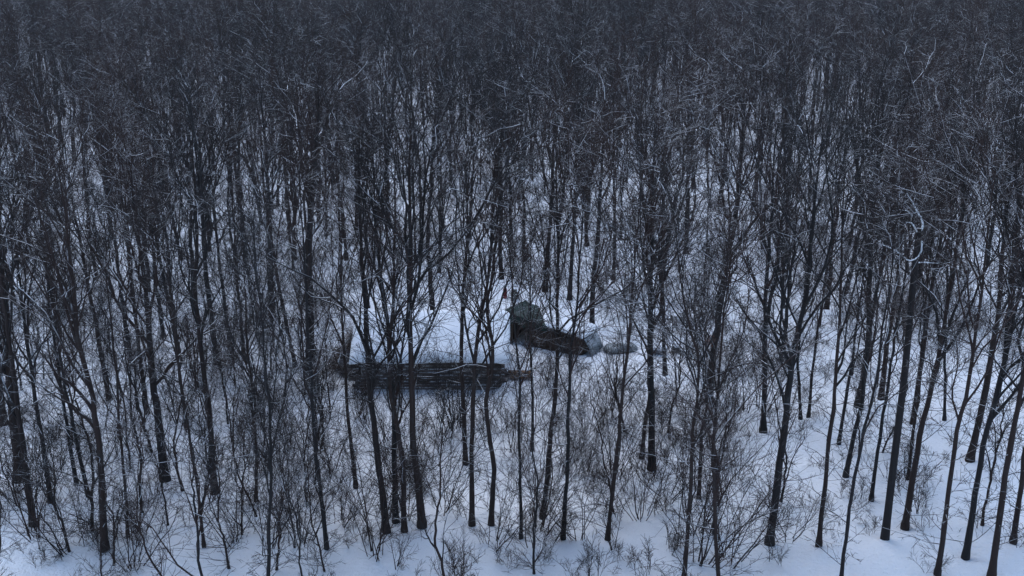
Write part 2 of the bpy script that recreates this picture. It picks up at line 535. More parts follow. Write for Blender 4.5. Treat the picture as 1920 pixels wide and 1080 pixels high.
RIDGE = EAVE + 1.6
# gable boards, each a plank
for xx in (0.0, CL):
    nb = 18
    for k in range(nb):
        yc = (k + 0.5) * CD / nb
        hh = (RIDGE - EAVE) * (1 - abs(yc - CD / 2) / (CD / 2)) + 0.02
        link('gable_board', mesh_np('gable_board', [box(0.03, CD / nb - 0.012, max(hh, 0.05), (0, 0, max(hh, 0.05) / 2))], M['board'], False), cabin, (xx, yc, EAVE - 0.02))
# roof: boards under the snow, two slopes
OV = 0.35
roof = None
slope = math.atan2(RIDGE - EAVE, CD / 2)
run = math.hypot(RIDGE - EAVE, CD / 2) + OV / math.cos(slope)
nbd = 26
bw = (CL + 2 * OV) / nbd
bm_ = mesh_np('roof_board', [box(bw - 0.012, run, 0.03)], M['board'], False)
ridge_me = mesh_np('ridge_beam', tubes(np.array([[[-OV, 0, 0], [CL / 2, 0, 0], [CL + OV, 0, 0]]]), np.full((1, 3), 0.09), 8, cap=True), M['log'], False)
roof = link('roof', ridge_me, cabin, (0, CD / 2, RIDGE - 0.05))
for sgn in (-1, 1):
    for k in range(nbd):
        cy_ = sgn * (run / 2) * math.cos(slope)
        cz_ = 0.09 - (run / 2) * math.sin(slope) + (0.0 if k % 2 else 0.006)
        link('roof_board', bm_, roof, (-OV + (k + 0.5) * bw, cy_, cz_ + 0.02), (-sgn * slope, 0, 0))
def roof_snow(u, v):
    x = -OV - 0.05 + u * (CL + 2 * OV + 0.10)
    y = -OV - 0.10 + v * (CD + 2 * OV + 0.20) + 0.05 * hash_noise(u * 14, v * 0 + 3.3, 5) * np.where(v < 0.1, 1, 0)
    y = y + np.where(v < 0.09, 0.22 * hash_noise(u * 7, v * 0 + 1.7, 15) + 0.10 * hash_noise(u * 23, v * 0 + 0.7, 16), 0) * (1 - v / 0.09)
    z = RIDGE + 0.13 - np.sqrt((y - CD / 2) ** 2 + 0.10) * math.tan(slope) + 0.05 - np.clip(1 - v / 0.09, 0, 1) * 0.07 * (0.5 + hash_noise(u * 9, v * 0 + 4.7, 17))
    return np.stack([x, y, z], -1)
def roof_th(u, v):
    e = np.minimum(np.minimum(u, 1 - u) * CL, np.minimum(v, 1 - v) * CD)
    lump = hash_noise(u * 9, v * 7, 7) * 0.10 + hash_noise(u * 25, v * 18, 8) * 0.04
    return 0.05 + 0.27 * np.clip(e / 0.35, 0, 1) ** 0.45 + lump * np.clip(e / 0.4, 0, 1)
tag(link('snow_cover', mesh_np('snow_cover', [slab_sheet(roof_snow, 110, 60, roof_th)], M['clean']), roof, (0, -CD / 2, -(RIDGE - 0.05))), 'thick white snow lying on the cabin roof')

# --- brushwood heaped at the left end of the cabin
def brush_pile(n, lx, ly, hz):
    r = np.random.default_rng(77)
    p = np.stack([r.normal(0, lx * 0.35, n), r.normal(0, ly * 0.35, n), np.zeros(n)], 1)
    p[:, 2] = hz * r.random(n) * np.exp(-((p[:, 0] / lx) ** 2 + (p[:, 1] / ly) ** 2) * 2.2)
    d = r.normal(0, 1, (n, 3)); d[:, 2] *= 0.28
    L = r.uniform(0.5, 1.7, n)
    p -= unit(d) * (L / 2)[:, None]
    P, Rr = grow(r, p, d, L, r.uniform(0.008, 0.024, n), 4, 0.1, 0.0, 0.5)
    P[..., 2] = np.maximum(P[..., 2], 0.0)
    return mesh_np('brushwood', tubes(P, Rr, 3), M['brush'], False)
bp_ = ground(674, 690)
tag(link('brush_pile', brush_pile(3200, 1.9, 1.9, 2.5), None, bp_), 'brown heap of cut brushwood against the left end of the cabin', 'brush pile')

# --- timbers at the right corner of the cabin
tp_ = np.array([cab_r[0] + 0.35, cab_r[1] + 1.5, 0])
tp_[2] = float(gz(tp_[0] + 0.5, tp_[1])) + 0.32
t_me = [mesh_np('timber', [box(1.35, 0.17, 0.17)], M['timber'], False), mesh_np('timber', [box(1.2, 0.17, 0.17)], M['timber'], False)]
words_t = ['lowest front', 'lowest middle', 'lowest rear', 'upper front', 'upper rear']
k = 0
for row, cnt in ((0, 3), (1, 2)):
    for j in range(cnt):
        o = link('timber', t_me[k % 2], None, (tp_[0] + 0.62 + rng.normal(0, 0.05), tp_[1] + j * 0.185 + row * 0.09, tp_[2] - 0.22 + row * 0.172 + 0.085), (0, 0, rng.normal(0, 0.03)))
        tag(o, f'{words_t[k]} brown timber of the short stack by the cabin right corner', 'timber', 'timbers stacked by the cabin')
        k += 1

# --- plank shed with green tarpaulin
sdir = shed_r - shed_l
SL = float(np.hypot(sdir[0], sdir[1]))
srz = math.atan2(sdir[1], sdir[0])
sz0 = float(min(gz(shed_l[0], shed_l[1]), gz(shed_r[0], shed_r[1]))) - 0.03
shed = empty('plank_shed', (shed_l[0], shed_l[1], sz0), srz)
tag(shed, 'brown plank shed with a dark green tarpaulin roof, behind the cabin', 'shed')
SDp = 2.6
def shed_top(s):
    return 2.12 + (1.22 - 2.12) * s
npk = 24
for k in range(npk):
    s = (k + 0.5) / npk
    x = s * SL
    if 0.04 < s < 0.30:                      # open bay
        continue
    h = shed_top(s) - 0.10 + rng.normal(0, 0.015)
    link('plank', mesh_np('plank', [box(SL / npk - 0.012, 0.028, h, (0, 0, h / 2))], M['plank'], False), shed, (x, rng.normal(0, 0.006), -0.05), (0, rng.normal(0, 0.006), 0))
for k in range(npk):                          # back wall
    s = (k + 0.5) / npk
    h = shed_top(s) - 0.35
    link('plank', mesh_np('plank', [box(SL / npk - 0.012, 0.028, h, (0, 0, h / 2))], M['plank'], False), shed, (s * SL, SDp, -0.05))
for xx, nm in ((0.0, 0), (SL, 1)):            # end walls
    for k in range(10):
        yy = (k + 0.5) * SDp / 10
        h = shed_top(nm) - 0.10 - 0.25 * yy / SDp
        link('plank', mesh_np('plank', [box(0.028, SDp / 10 - 0.012, h, (0, 0, h / 2))], M['plank'], False), shed, (xx, yy, -0.05))
for xx in (0.07, 0.31 * SL):
    h = shed_top(xx / SL) - 0.08
    link('post', mesh_np('post', tubes(np.array([[[0, 0, -0.1], [0.01, 0, h / 2], [0, 0, h]]]), np.full((1, 3), 0.055), 7, cap=True), M['log'], False), shed, (xx, -0.08, 0))
nr = 11
for k in range(nr):                           # roof boards run from end to end
    yy = -0.22 + (k + 0.5) * (SDp + 0.44) / nr
    dz = -0.25 * yy / SDp
    ang = math.atan2(shed_top(1) - shed_top(0), SL)
    link('roof_board', mesh_np('roof_board', [box(math.hypot(SL, 0.9) + 0.3, (SDp + 0.44) / nr - 0.01, 0.028)], M['board'], False), shed, (SL / 2, yy, shed_top(0.5) + dz - 0.05 + (k % 2) * 0.004), (0, -ang, 0))
def tarp_edge(f):
    return 0.53 - 0.40 * f
def shed_snow(u, v):
    a = tarp_edge(v)
    x = (a + (1.03 - a) * u) * SL; y = -0.22 + v * (SDp + 0.5)
    return np.stack([x, y, shed_top(x / SL) - 0.25 * y / SDp - 0.01], -1)
def shed_th(u, v):
    e = np.minimum(np.minimum(u, 1 - u) * SL * 0.5, np.minimum(v, 1 - v) * SDp)
    return 0.03 + 0.20 * np.clip(e / 0.3, 0, 1) ** 0.5 + hash_noise(u * 6, v * 6, 9) * 0.07 * np.clip(e / 0.3, 0, 1)
tag(link('snow_cover', mesh_np('snow_cover', [slab_sheet(shed_snow, 22, 20, shed_th)], M['clean']), shed), 'snow on the right half of the shed roof')
def tarp_fn(u, v):
    """v: 0..0.3 hangs down the front, then over the roof"""
    f2 = np.clip((v - 0.3) / 0.7, 0, 1)
    s = -0.05 + (tarp_edge(f2) + 0.07) * u
    hang = (0.70 - 0.35 * u) * (1 + 0.18 * np.sin(u * 17))
    f = np.clip(v / 0.3, 0, 1)
    y = np.where(v < 0.3, -0.27 - 0.05 * np.sin(u * 22) * (1 - f), -0.27 + f2 * (SDp + 0.5))
    z = shed_top(s) - 0.25 * y / SDp + 0.02 + 0.10 * np.exp(-(u / 0.14) ** 2) - np.where(v < 0.3, (1 - f) * hang, 0)
    z = z + hash_noise(u * 9, v * 8, 21) * 0.06
    return np.stack([s * SL, y, z], -1)
tag(link('tarpaulin', mesh_np('tarpaulin', [slab_sheet(tarp_fn, 26, 26, lambda u, v: np.full(u.shape, 0.012))], M['tarp']), shed), 'dark green tarpaulin draped over the left half of the shed')
def sheet_fn(u, v):
    x = SL + 0.06 + u * 0.6; y = 0.10 + v * 1.9
    z = (shed_top(1) - 0.15) * (1 - u) ** 0.8 + 0.05 + hash_noise(u * 5, v * 6, 31) * 0.10
    return np.stack([x, y, z], -1)
tag(link('side_sheet', mesh_np('side_sheet', [slab_sheet(sheet_fn, 14, 14, lambda u, v: np.full(u.shape, 0.015))], M['snowsheet']), shed), 'grey snow dusted sheet leaning on the right end')

# --- low pile under a grey sheet right of the shed
mp_ = ground(1163, 657)
def mound_fn(u, v):
    x = (u - 0.5) * 2.2; y = (v - 0.5) * 1.3
    z = 0.13 + 0.40 * np.clip(1 - np.abs(2 * u - 1) ** 2.6, 0, 1) ** 0.7 * np.clip(1 - np.abs(2 * v - 1) ** 3.5, 0, 1) ** 0.6 * (0.8 + 0.3 * u) + hash_noise(u * 6, v * 5, 41) * 0.10
    x = x * (1 - 0.30 * (2 * v - 1) ** 2 * np.abs(2 * u - 1))
    return np.stack([x, y, z], -1)
mound = empty('covered_pile', mp_, R(10))
tag(mound, 'low pile under a snow dusted grey sheet, right of the shed', 'covered pile')
link('sheet', mesh_np('sheet', [slab_sheet(mound_fn, 22, 16, lambda u, v: np.full(u.shape, 0.015))], M['sheet']), mound)
for k in range(5):
    link('log', log_mesh(1.5 - 0.1 * k, 0.085, 60 + k), mound, (-0.05 * k, -0.30 + 0.16 * k, 0.07), (0.7 * k, 0, 0.04 * k))

# --- red canister
rp_ = ground(947, 559)
can = empty('red_canister', rp_)
tag(can, 'narrow dark red canister standing upright in the snow behind the shed', 'canister')
prof = np.array([(0.0, -0.05), (0.13, -0.05), (0.14, 0.0), (0.14, 0.62), (0.13, 0.70), (0.09, 0.76), (0.05, 0.79), (0.05, 0.80)])
def lathe(prof, n=16):
    a = np.arange(n) * 2 * np.pi / n
    V = np.concatenate([np.stack([r * np.cos(a), r * np.sin(a), np.full(n, z)], 1) for r, z in prof])
    F = [[k * n + j, k * n + (j + 1) % n, (k + 1) * n + (j + 1) % n, (k + 1) * n + j] for k in range(len(prof) - 1) for j in range(n)]
    return V, np.array(F)
link('body', mesh_np('body', [lathe(prof)], M['red']), can)
link('collar', mesh_np('collar', [lathe(np.array([(0.085, 0.77), (0.09, 0.77), (0.09, 0.92), (0.085, 0.92), (0.085, 0.77)]))], M['metal']), can)
link('valve', mesh_np('valve', [lathe(np.array([(0.0, 0.78), (0.03, 0.78), (0.03, 0.86), (0.045, 0.865), (0.045, 0.895), (0.0, 0.9)]))], M['metal']), can)

# --- stumps and a boulder
def stump(px, py, r, h, label, seed):
    p = ground(px, py)
    e = empty('tree_stump', p)
    tag(e, label, 'stump')
    rr = np.random.default_rng(seed)
    n = 14
    a = np.arange(n) * 2 * np.pi / n
    jag = rr.normal(0, 0.10 * h, n)
    V = []
    for f, sc in ((-0.2, 1.5), (0.0, 1.3), (0.25, 1.05), (0.7, 1.0)):
        rad = r * sc * (1 + 0.10 * np.sin(3 * a + seed) + rr.normal(0, 0.04, n))
        V.append(np.stack([rad * np.cos(a), rad * np.sin(a), np.full(n, f * h)], 1))
    V.append(np.stack([r * np.cos(a), r * np.sin(a), h + jag], 1))
    V.append(np.stack([0.8 * r * np.cos(a), 0.8 * r * np.sin(a), h * 0.95 + jag * 0.7], 1))
    V = np.concatenate(V)
    F = np.array([[k * n + j, k * n + (j + 1) % n, (k + 1) * n + (j + 1) % n, (k + 1) * n + j] for k in range(5) for j in range(n)])
    link('trunk', mesh_np('trunk', [(V, F)], M['bark']), e)
    V2, F2 = lathe(np.array([(0.83 * r, h * 0.80), (0.80 * r, h * 0.98), (0.6 * r, h * 1.08 + 0.05), (0.25 * r, h * 1.1 + 0.09), (0.0, h * 1.1 + 0.10)]), 14)
    link('snow_cap', mesh_np('snow_cap', [(V2, F2)], M['clean']), e)
stump(1266, 660, 0.22, 0.36, 'small dark stump with a snow cap right of the grey covered pile', 3)
stump(484, 490, 0.22, 0.65, 'broken dark stump standing far back on the left', 5)

def icoblob(r, seed, sq=(1, 1, 1), nu=12, nv=16):
    rr = np.random.default_rng(seed)
    u = np.linspace(0, np.pi, nu); v = np.arange(nv) * 2 * np.pi / nv
    U, Vv = np.meshgrid(u, v, indexing='ij')
    d = np.stack([np.sin(U) * np.cos(Vv), np.sin(U) * np.sin(Vv), np.cos(U)], -1)
    ph = rr.uniform(0, 6, 6)
    amp = 1 + 0.16 * np.sin(2.3 * d[..., 0] * 2 + ph[0]) + 0.13 * np.sin(3 * d[..., 1] * 2 + ph[1]) + 0.12 * np.sin(4 * d[..., 2] + ph[2]) + 0.05 * np.sin(9 * d[..., 0] + 7 * d[..., 1] + ph[3])
    P = (d * amp[..., None] * r * np.array(sq)).reshape(-1, 3)
    F = [[i * nv + j, (i + 1) * nv + j, (i + 1) * nv + (j + 1) % nv, i * nv + (j + 1) % nv] for i in range(nu - 1) for j in range(nv)]
    return P, np.array(F)
tag(link('boulder', mesh_np('boulder', [icoblob(0.42, 4, (1.25, 0.9, 0.8))], M['rock'], False), None, ground(1236, 663) + np.array([0, 0, 0.16])), 'grey boulder under snow behind the double trunked tree', 'boulder')

# --- little evergreens
def evergreen(px, py, h, wd, label, seed):
    p = ground(px, py)
    e = empty('young_spruce', p)
    tag(e, label, 'young spruce', 'young spruces near the cabin')
    r = np.random.default_rng(seed)
    K = 6
    P = np.zeros((1, K, 3)); P[0, :, 2] = np.linspace(-0.1, h, K); P[0, :, :2] += np.cumsum(r.normal(0, 0.01, (K, 2)), 0)
    Rr = np.linspace(0.025, 0.006, K)[None]
    link('trunk', mesh_np('trunk', tubes(P, Rr, 6), M['bark']), e)
    n = 46
    bp, bd, br, bt, bi = shoots(r, P, Rr, n, 0.12, 0.98, 1.2, 1.6)
    L = wd * (1.12 - bt) * r.uniform(0.6, 1.1, n)
    BP, BR = grow(r, bp, bd, L, np.full(n, 0.006), 5, 0.08, -0.03, 0.5)
    tp, td, tr, tt, ti = shoots(r, BP, BR, 8, 0.15, 1.0, 0.5, 0.9, 0.6)
    TP, TR = grow(r, tp, td, L[ti] * 0.3 * (1.1 - tt) + 0.05, np.full(len(ti), 0.009), 3, 0.06, 0, 0.6)
    np_, nd, nr_, nt, ni = shoots(r, TP, TR, 9, 0.0, 1.0, 0.5, 1.0)
    NP, NR = grow(r, np_, nd, np.full(len(ni), 0.045), np.full(len(ni), 0.006), 2, 0.0, 0.0, 0.3)
    link('crown', mesh_np('crown', tubes(BP, BR, 3) + tubes(TP, TR, 3) + tubes(NP, NR, 3), M['needle'], False), e)
evergreen(964, 562, 0.75, 0.62, 'low dark green spruce beside the red canister', 1)
evergreen(822, 596, 0.62, 0.34, 'tiny green spruce seen through the branches above the cabin roof', 2)

# ------------------------------------------------------------------ key trees, as they stand in the photograph
# (points from the base up in photo pixels, trunk width in pixels, top pixel y, crown start, label)
KEY = [
 ([(38, 897), (20, 700), (0, 520)], 23, 250, .40, 'thick dark trunked tree at the left edge, base near the bottom corner'),
 ([(143, 905), (102, 654), (85, 500)], 8, 330, .45, 'thin leaning tree, second trunk from the bottom left corner'),
 ([(193, 965), (174, 719), (152, 640), (140, 520)], 15, 290, .42, 'forked tree on the left whose trunk leaves the bottom edge'),
 ([(237, 960), (218, 697), (210, 560)], 6, 380, .5, 'very thin straight sapling left of the broken-topped fork'),
 ([(309, 895), (288, 740), (271, 585), (262, 500)], 17, 300, .40, 'tree forking into several stems from a snowy crotch, left foreground'),
 ([(335, 668), (318, 560), (302, 480)], 9, 215, .5, 'slender dark trunk ending behind the left foreground fork'),
 ([(377, 965), (340, 690), (330, 610)], 6, 400, .5, 'thin whip-like sapling right of the left foreground fork'),
 ([(403, 920), (388, 740), (372, 560), (370, 430)], 13, 240, .50, 'straight dark tree rising full height in the left third'),
 ([(407, 678), (395, 560), (385, 450)], 12, 190, .5, 'trunk close behind the straight dark tree of the left third'),
 ([(431, 646), (415, 540), (403, 420)], 8, 200, .5, 'slim trunk two places left of the thickest left trunk'),
 ([(459, 671), (446, 560), (438, 430)], 5, 260, .5, 'thin pole-like tree between slim trunks, left of centre'),
 ([(247, 685), (230, 580), (214, 450)], 9, 210, .5, 'dark trunk with its foot on open snow, left side'),
 ([(511, 592), (505, 480), (498, 330)], 12, 150, .55, 'tall trunk with snow-lined fork, far left of the cabin'),
 ([(553, 685), (536, 590), (520, 500)], 8, 260, .5, 'leaning slim trunk just left of the thickest left trunk'),
 ([(582, 703), (578, 560), (580, 420), (590, 300)], 20, 140, .52, 'thickest straight trunk left of the cabin, standing alone'),
 ([(609, 965), (590, 720), (584, 640)], 9, 300, .45, 'thin tree in front of the thickest left trunk, cut by the bottom edge'),
 ([(205, 747), (187, 654), (160, 520), (135, 400)], 10, 250, .5, 'long leaning trunk crossing behind the left forked tree'),
 ([(667, 910), (655, 760), (649, 640)], 8, 330, .45, 'thin tree in front of the brush pile, foot on open snow'),
 ([(723, 970), (708, 820), (697, 700), (690, 560)], 14, 250, .35, 'left stem of the dense clump before the cabin left end'),
 ([(742, 965), (735, 820), (728, 650), (715, 540)], 12, 270, .35, 'middle stem of the dense clump before the cabin left end'),
 ([(757, 965), (748, 830), (733, 720), (738, 560)], 11, 280, .38, 'right stem of the dense clump before the cabin left end'),
 ([(791, 975), (783, 800), (777, 620), (775, 470)], 15, 190, .50, 'tall dark trunk crossing the cabin log wall left of its middle'),
 ([(873, 868), (869, 740), (867, 600), (872, 470)], 10, 230, .5, 'reddish straight trunk crossing the cabin roof, third from the right'),
 ([(885, 975), (886, 760), (889, 655), (901, 580), (912, 520)], 11, 240, .45, 'trunk bending right above the cabin roof, second from its corner'),
 ([(921, 980), (924, 880), (908, 765), (922, 640), (914, 575), (928, 500)], 11, 330, .52, 'wavy dark trunk crossing the right end of the log wall'),
 ([(977, 975), (977, 800), (973, 680), (965, 620)], 7, 400, .45, 'thin forked tree just right of the timber stack'),
 ([(998, 842), (998, 740), (996, 640)], 6, 430, .45, 'thin sapling in front of the shed left end'),
 ([(1017, 975), (1034, 820), (1043, 740), (1043, 560), (1042, 420)], 11, 260, .5, 'tree in front of the shed planks, bending left at its foot'),
 ([(1057, 970), (1063, 800), (1068, 657), (1080, 560)], 9, 330, .5, 'leaning dark tree in front of the shed right end'),
 ([(1142, 975), (1163, 807), (1180, 640), (1190, 520)], 9, 300, .5, 'tree leaning right, in front of the grey covered pile'),
 ([(1203, 855), (1212, 740), (1215, 640)], 9, 330, .45, 'thinner left twin stem of the thick trunk right of the covered pile'),
 ([(1222, 876), (1220, 740), (1216, 600), (1222, 440)], 15, 190, .42, 'thick double trunked tree right of the grey covered pile'),
 ([(1247, 700), (1244, 620), (1240, 500)], 9, 250, .5, 'straight trunk hugging the right side of the double trunk'),
 ([(1287, 975), (1298, 800), (1307, 667), (1290, 590), (1270, 500)], 9, 350, .48, 'tree forking in a wide Y, right of the double trunk'),
 ([(1329, 752), (1335, 660), (1346, 580), (1362, 480), (1375, 380)], 15, 180, .45, 'stout leaning trunk carrying a rusty clump of leaves'),
 ([(1431, 806), (1435, 650), (1438, 515), (1445, 400)], 12, 200, .48, 'straight dark trunk standing clear, right of the leaf clump'),
 ([(1446, 980), (1471, 785), (1488, 667), (1508, 560), (1520, 440)], 16, 230, .40, 'stout forked tree leaning right, bottom right of centre'),
 ([(1539, 975), (1556, 830), (1571, 697), (1577, 502)], 10, 280, .5, 'slim trunk on open snow right of the stout forked tree'),
 ([(1573, 829), (1590, 730), (1616, 567)], 7, 300, .5, 'thin leaning trunk with its foot on the open snow'),
 ([(1610, 758), (1623, 676), (1632, 502), (1640, 400)], 14, 170, .5, 'thick upright trunk behind the open snow on the right'),
 ([(1586, 890), (1602, 810), (1616, 750), (1630, 650)], 10, 330, .45, 'short footed trunk before the thick upright trunk on the right'),
 ([(1588, 978), (1610, 830), (1634, 719), (1650, 620)], 8, 350, .5, 'thin tree cut by the bottom edge, left of the snow bank'),
 ([(1652, 745), (1662, 650), (1676, 560), (1690, 430)], 11, 220, .5, 'dark trunk left of the snag, rooted behind the snow'),
 ([(1634, 934), (1646, 830), (1660, 730), (1680, 620)], 8, 350, .5, 'slender tree with its foot in view left of the snag'),
 ([(1712, 790), (1722, 720), (1734, 650), (1750, 520)], 10, 240, .5, 'trunk right of the snag, foot in the middle of the snow'),
 ([(1703, 895), (1708, 830), (1716, 740)], 7, 360, .5, 'thin short trunk between the snag and the leaning right trees'),
 ([(1698, 978), (1722, 850), (1745, 754), (1780, 600), (1795, 480)], 13, 270, .48, 'wavy trunk leaning right across the open snow'),
 ([(1771, 785), (1771, 700), (1774, 600)], 5, 380, .5, 'straight thin pole tree on the right snow'),
 ([(1770, 970), (1795, 820), (1819, 715), (1835, 580)], 11, 290, .5, 'leaning trunk fourth from the bottom right corner'),
 ([(1819, 860), (1840, 763), (1867, 580), (1877, 450)], 14, 190, .5, 'thick leaning trunk rooted in view near the right edge'),
 ([(1820, 978), (1855, 810), (1893, 676), (1915, 560)], 13, 290, .45, 'leaning trunk third from the bottom right corner'),
 ([(1872, 978), (1895, 850), (1917, 741), (1935, 600)], 14, 300, .5, 'leaning trunk second from the bottom right corner'),
 ([(1905, 970), (1920, 880), (1940, 760)], 11, 330, .5, 'trunk cut by the right edge in the bottom corner'),
 ([(1501, 782), (1502, 700), (1508, 600)], 5, 400, .5, 'thin sapling on snow just right of the stout forked tree'),
 ([(1516, 777), (1526, 690), (1540, 600)], 5, 390, .5, 'thin leaning sapling beside the slim trunk on open snow'),
 ([(6, 790), (-8, 640), (-14, 480)], 15, 260, .45, 'dark trunk touching the left edge halfway up'),
 ([(95, 935), (72, 760), (52, 600)], 10, 330, .42, 'slim dark stem just right of the thick left edge trunk'),
 ([(165, 925), (130, 760), (112, 640)], 8, 360, .42, 'thin leaning stem left of the left forked tree'),
 ([(62, 985), (40, 820), (18, 640)], 13, 330, .40, 'dark stem crossing the bottom left corner'),
 ([(480, 935), (478, 800), (470, 690)], 7, 420, .38, 'thin stem rising from the many-stemmed shrub on the left'),
 ([(508, 965), (517, 800), (509, 690)], 8, 400, .38, 'thin dark sapling between the shrubs below the snow-lined fork'),
 ([(275, 770), (262, 640), (246, 500)], 9, 260, .45, 'slim trunk behind the left foreground fork, foot on snow'),
 ([(350, 800), (336, 690), (326, 580)], 7, 330, .45, 'thin trunk between the left fork and the straight dark tree'),
 ([(1345, 975), (1340, 840), (1352, 720)], 9, 420, .30, 'low branching tree at the foot of the leaf clump trunk'),
 ([(1310, 930), (1322, 800), (1340, 690)], 8, 430, .32, 'low branching tree right of the wide Y tree'),
 ([(1110, 613), (1109, 540), (1118, 430), (1126, 300)], 11, 140, .55, 'tall trunk rooted right behind the shed right end'),
 ([(1022, 543), (1027, 470), (1034, 360)], 10, 150, .55, 'dark trunk standing behind the shed, left of two'),
 ([(1068, 557), (1072, 480), (1080, 340)], 9, 140, .55, 'dark trunk standing behind the shed, right of two'),
 ([(940, 520), (938, 430), (941, 330)], 9, 140, .55, 'trunk rising far behind the red canister'),
 ([(1150, 520), (1152, 450), (1150, 350)], 7, 150, .55, 'slim trunk far behind the grey covered pile'),
]

WELLS = []
taken = []                                     # (x, y, radius) where nothing else may stand
taken.append(((cab_l[0] + cab_r[0]) / 2, cab_l[1] + CD / 2, 5.2))
taken.append((cab_l[0] + 1.5, cab_l[1] + CD / 2, 4.0)); taken.append((cab_r[0] - 1.5, cab_l[1] + CD / 2, 4.2))
sc_ = (shed_l + shed_r) / 2
taken.append((sc_[0] - math.sin(srz) * 1.3, sc_[1] + math.cos(srz) * 1.3, 3.3))
for p, r_ in ((mp_, 1.8), (rp_, 1.0), (bp_, 2.2), (tp_, 1.3)):
    taken.append((p[0], p[1], r_))

n_tree = 0
for k, (pts, dia, ytop, start, label) in enumerate(KEY):
    r_ = np.random.default_rng(1000 + k)
    if pts[0][1] > 950:                       # rooted below the picture: follow the trunk down a way
        (xa, ya), (xb, yb) = pts[0], pts[1]
        ny_ = r_.uniform(965, 1015) if 680 < xa < 1200 else r_.uniform(975, 1110)
        pts = [(xa + (xa - xb) * (ny_ - ya) / (ya - yb) * 0.7, ny_)] + list(pts[1:])
    B = ground(*pts[0])
    depth = project(B)[2]
    sp3 = [B]
    ydrift = r_.normal(0, 0.035)
    for (x, y) in pts[1:]:
        q = on_plane(x, y, B[1])
        q = on_plane(x, y, B[1] + ydrift * (q[2] - B[2]))
        sp3.append(q)
    last = unit(sp3[-1] - sp3[-2])
    top_z = on_plane(pts[-1][0], ytop, B[1])[2]
    top_z = min(max(top_z, sp3[-1][2] + 1.5), 18.6)
    d = unit(last * 0.6 + np.array([0, 0, 0.4]))
    sp3.append(sp3[-1] + d * ((top_z - sp3[-1][2]) / max(d[2], 0.3)))
    radius = max(dia, 6.5) * 0.5 * depth / FPX * 1.0
    spine = np.array(sp3) - B
    tm, cm = tree_meshes(r_, spine, radius, start=start * 0.92, steep=r_.uniform(0.6, 1.0), rich=0.65 if dia < 9 else 0.9, reach=0.85 if dia < 9 else 1.15, twist=0.03, fine=2)
    e = empty('bare_tree', B)
    tag(e, label, 'tree', 'bare trees told apart by their trunks')
    link('trunk', tm, e); link('crown', cm, e)
    taken.append((B[0], B[1], 1.3)); WELLS.append((B[0], B[1], radius))
    n_tree += 1

# --- the snag with snow loaded limbs
B = ground(1659, 1010)
def P3(x, y, off=0.0):
    return on_plane(x, y, B[1] + off) - B
snag = empty('broken_snag', B)
tag(snag, 'broken snag with thick bent limbs loaded with white snow, right side', 'dead tree')
dep = project(B)[2]
sp_ = resample([np.array([0, 0, -0.3]), P3(1678, 850), P3(1695, 711), P3(1716, 493), P3(1722, 440), P3(1724, 428)], 24)
rr_ = np.interp(np.linspace(0, 1, 24), [0, .1, .9, 1], [9.5, 7.2, 5.6, 4.2]) * dep / FPX
link('trunk', mesh_np('trunk', tubes(sp_[None], rr_[None], 10, cap=True), M['bark']), snag)
LIMBS = [([(1722, 440), (1730, 425), (1727, 410), (1719, 396), (1711, 380), (1700, 362)], 4.0, 0.2),
         ([(1722, 440), (1714, 425), (1709, 418), (1699, 417)], 2.4, -0.1),
         ([(1728, 452), (1727, 472), (1716, 486), (1704, 489), (1690, 478), (1672, 466), (1648, 457)], 2.6, -0.35),
         ([(1711, 408), (1703, 397), (1692, 394), (1673, 395)], 1.9, 0.1),
         ([(1716, 493), (1735, 492), (1760, 494)], 1.9, 0.2)]
LPs, LRs = [], []
for pts, wpx, off in LIMBS:
    q = resample([P3(x, y, off * (i_ / max(1, len(pts) - 1))) for i_, (x, y) in enumerate(pts)], 14)
    rad = np.linspace(wpx, wpx * 0.3, 14) * 0.42 * dep / FPX
    lo = link('limb', mesh_np('limb', tubes(q[None], rad[None], 7), M['bark']), snag)
    q2 = q + np.array([0, -0.5, 1.0]) * rad[:, None] * 0.6
    link('snow', mesh_np('snow', tubes(q2[None], rad[None] * 0.95 + 0.010, 7, cap=True), M['clean']), lo)
    LPs.append(resample(q, 8)); LRs.append(np.interp(np.linspace(0, 1, 8), np.linspace(0, 1, 14), rad))
r_ = np.random.default_rng(9)
LPs, LRs = np.array(LPs), np.array(LRs)
bp, bd, br, bt, bi = shoots(r_, LPs, LRs, 12, 0.2, 1.0, 0.3, 0.9)
BP, BR = grow(r_, bp, bd, r_.uniform(0.5, 1.8, len(bi)), np.full(len(bi), 0.014), 5, 0.12, 0.10, 0.4)
tp2, td2, tr2, tt2, ti2 = shoots(r_, BP, BR, 7, 0.2, 1.0, 0.4, 1.0)
TP, TR = grow(r_, tp2, td2, r_.uniform(0.2, 0.7, len(ti2)), np.full(len(ti2), 0.008), 3, 0.12, 0.05, 0.5)
link('crown', mesh_np('crown', tubes(BP, BR, 4) + tubes(TP, TR, 3), M['twig'], False), snag)
taken.append((B[0], B[1], 1.3))

# --- rusty clump of dead leaves caught on the leaning trunk
lp_ = on_plane(1330, 638, ground(1329, 752)[1] - 0.40)
r_ = np.random.default_rng(4)
n = 420
c = r_.normal(0, 0.14, (n, 3)) * np.array([1, 0.9, 1.1])
a1 = unit(r_.normal(0, 1, (n, 3))); a2 = unit(np.cross(a1, r_.normal(0, 1, (n, 3))))
s_ = r_.uniform(0.03, 0.06, (n, 1))
V = np.stack([c - a1 * s_, c - a2 * s_ * 0.5 + 0.006, c + a1 * s_, c + a2 * s_ * 0.5 + 0.006], 1).reshape(-1, 3)
F = np.arange(n * 4).reshape(n, 4)
tag(link('leaf_clump', mesh_np('leaf_clump', [(V, F)], M['leaf'], False), None, lp_), 'rusty brown clump of dead leaves caught on the stout leaning trunk', 'leaf clump')

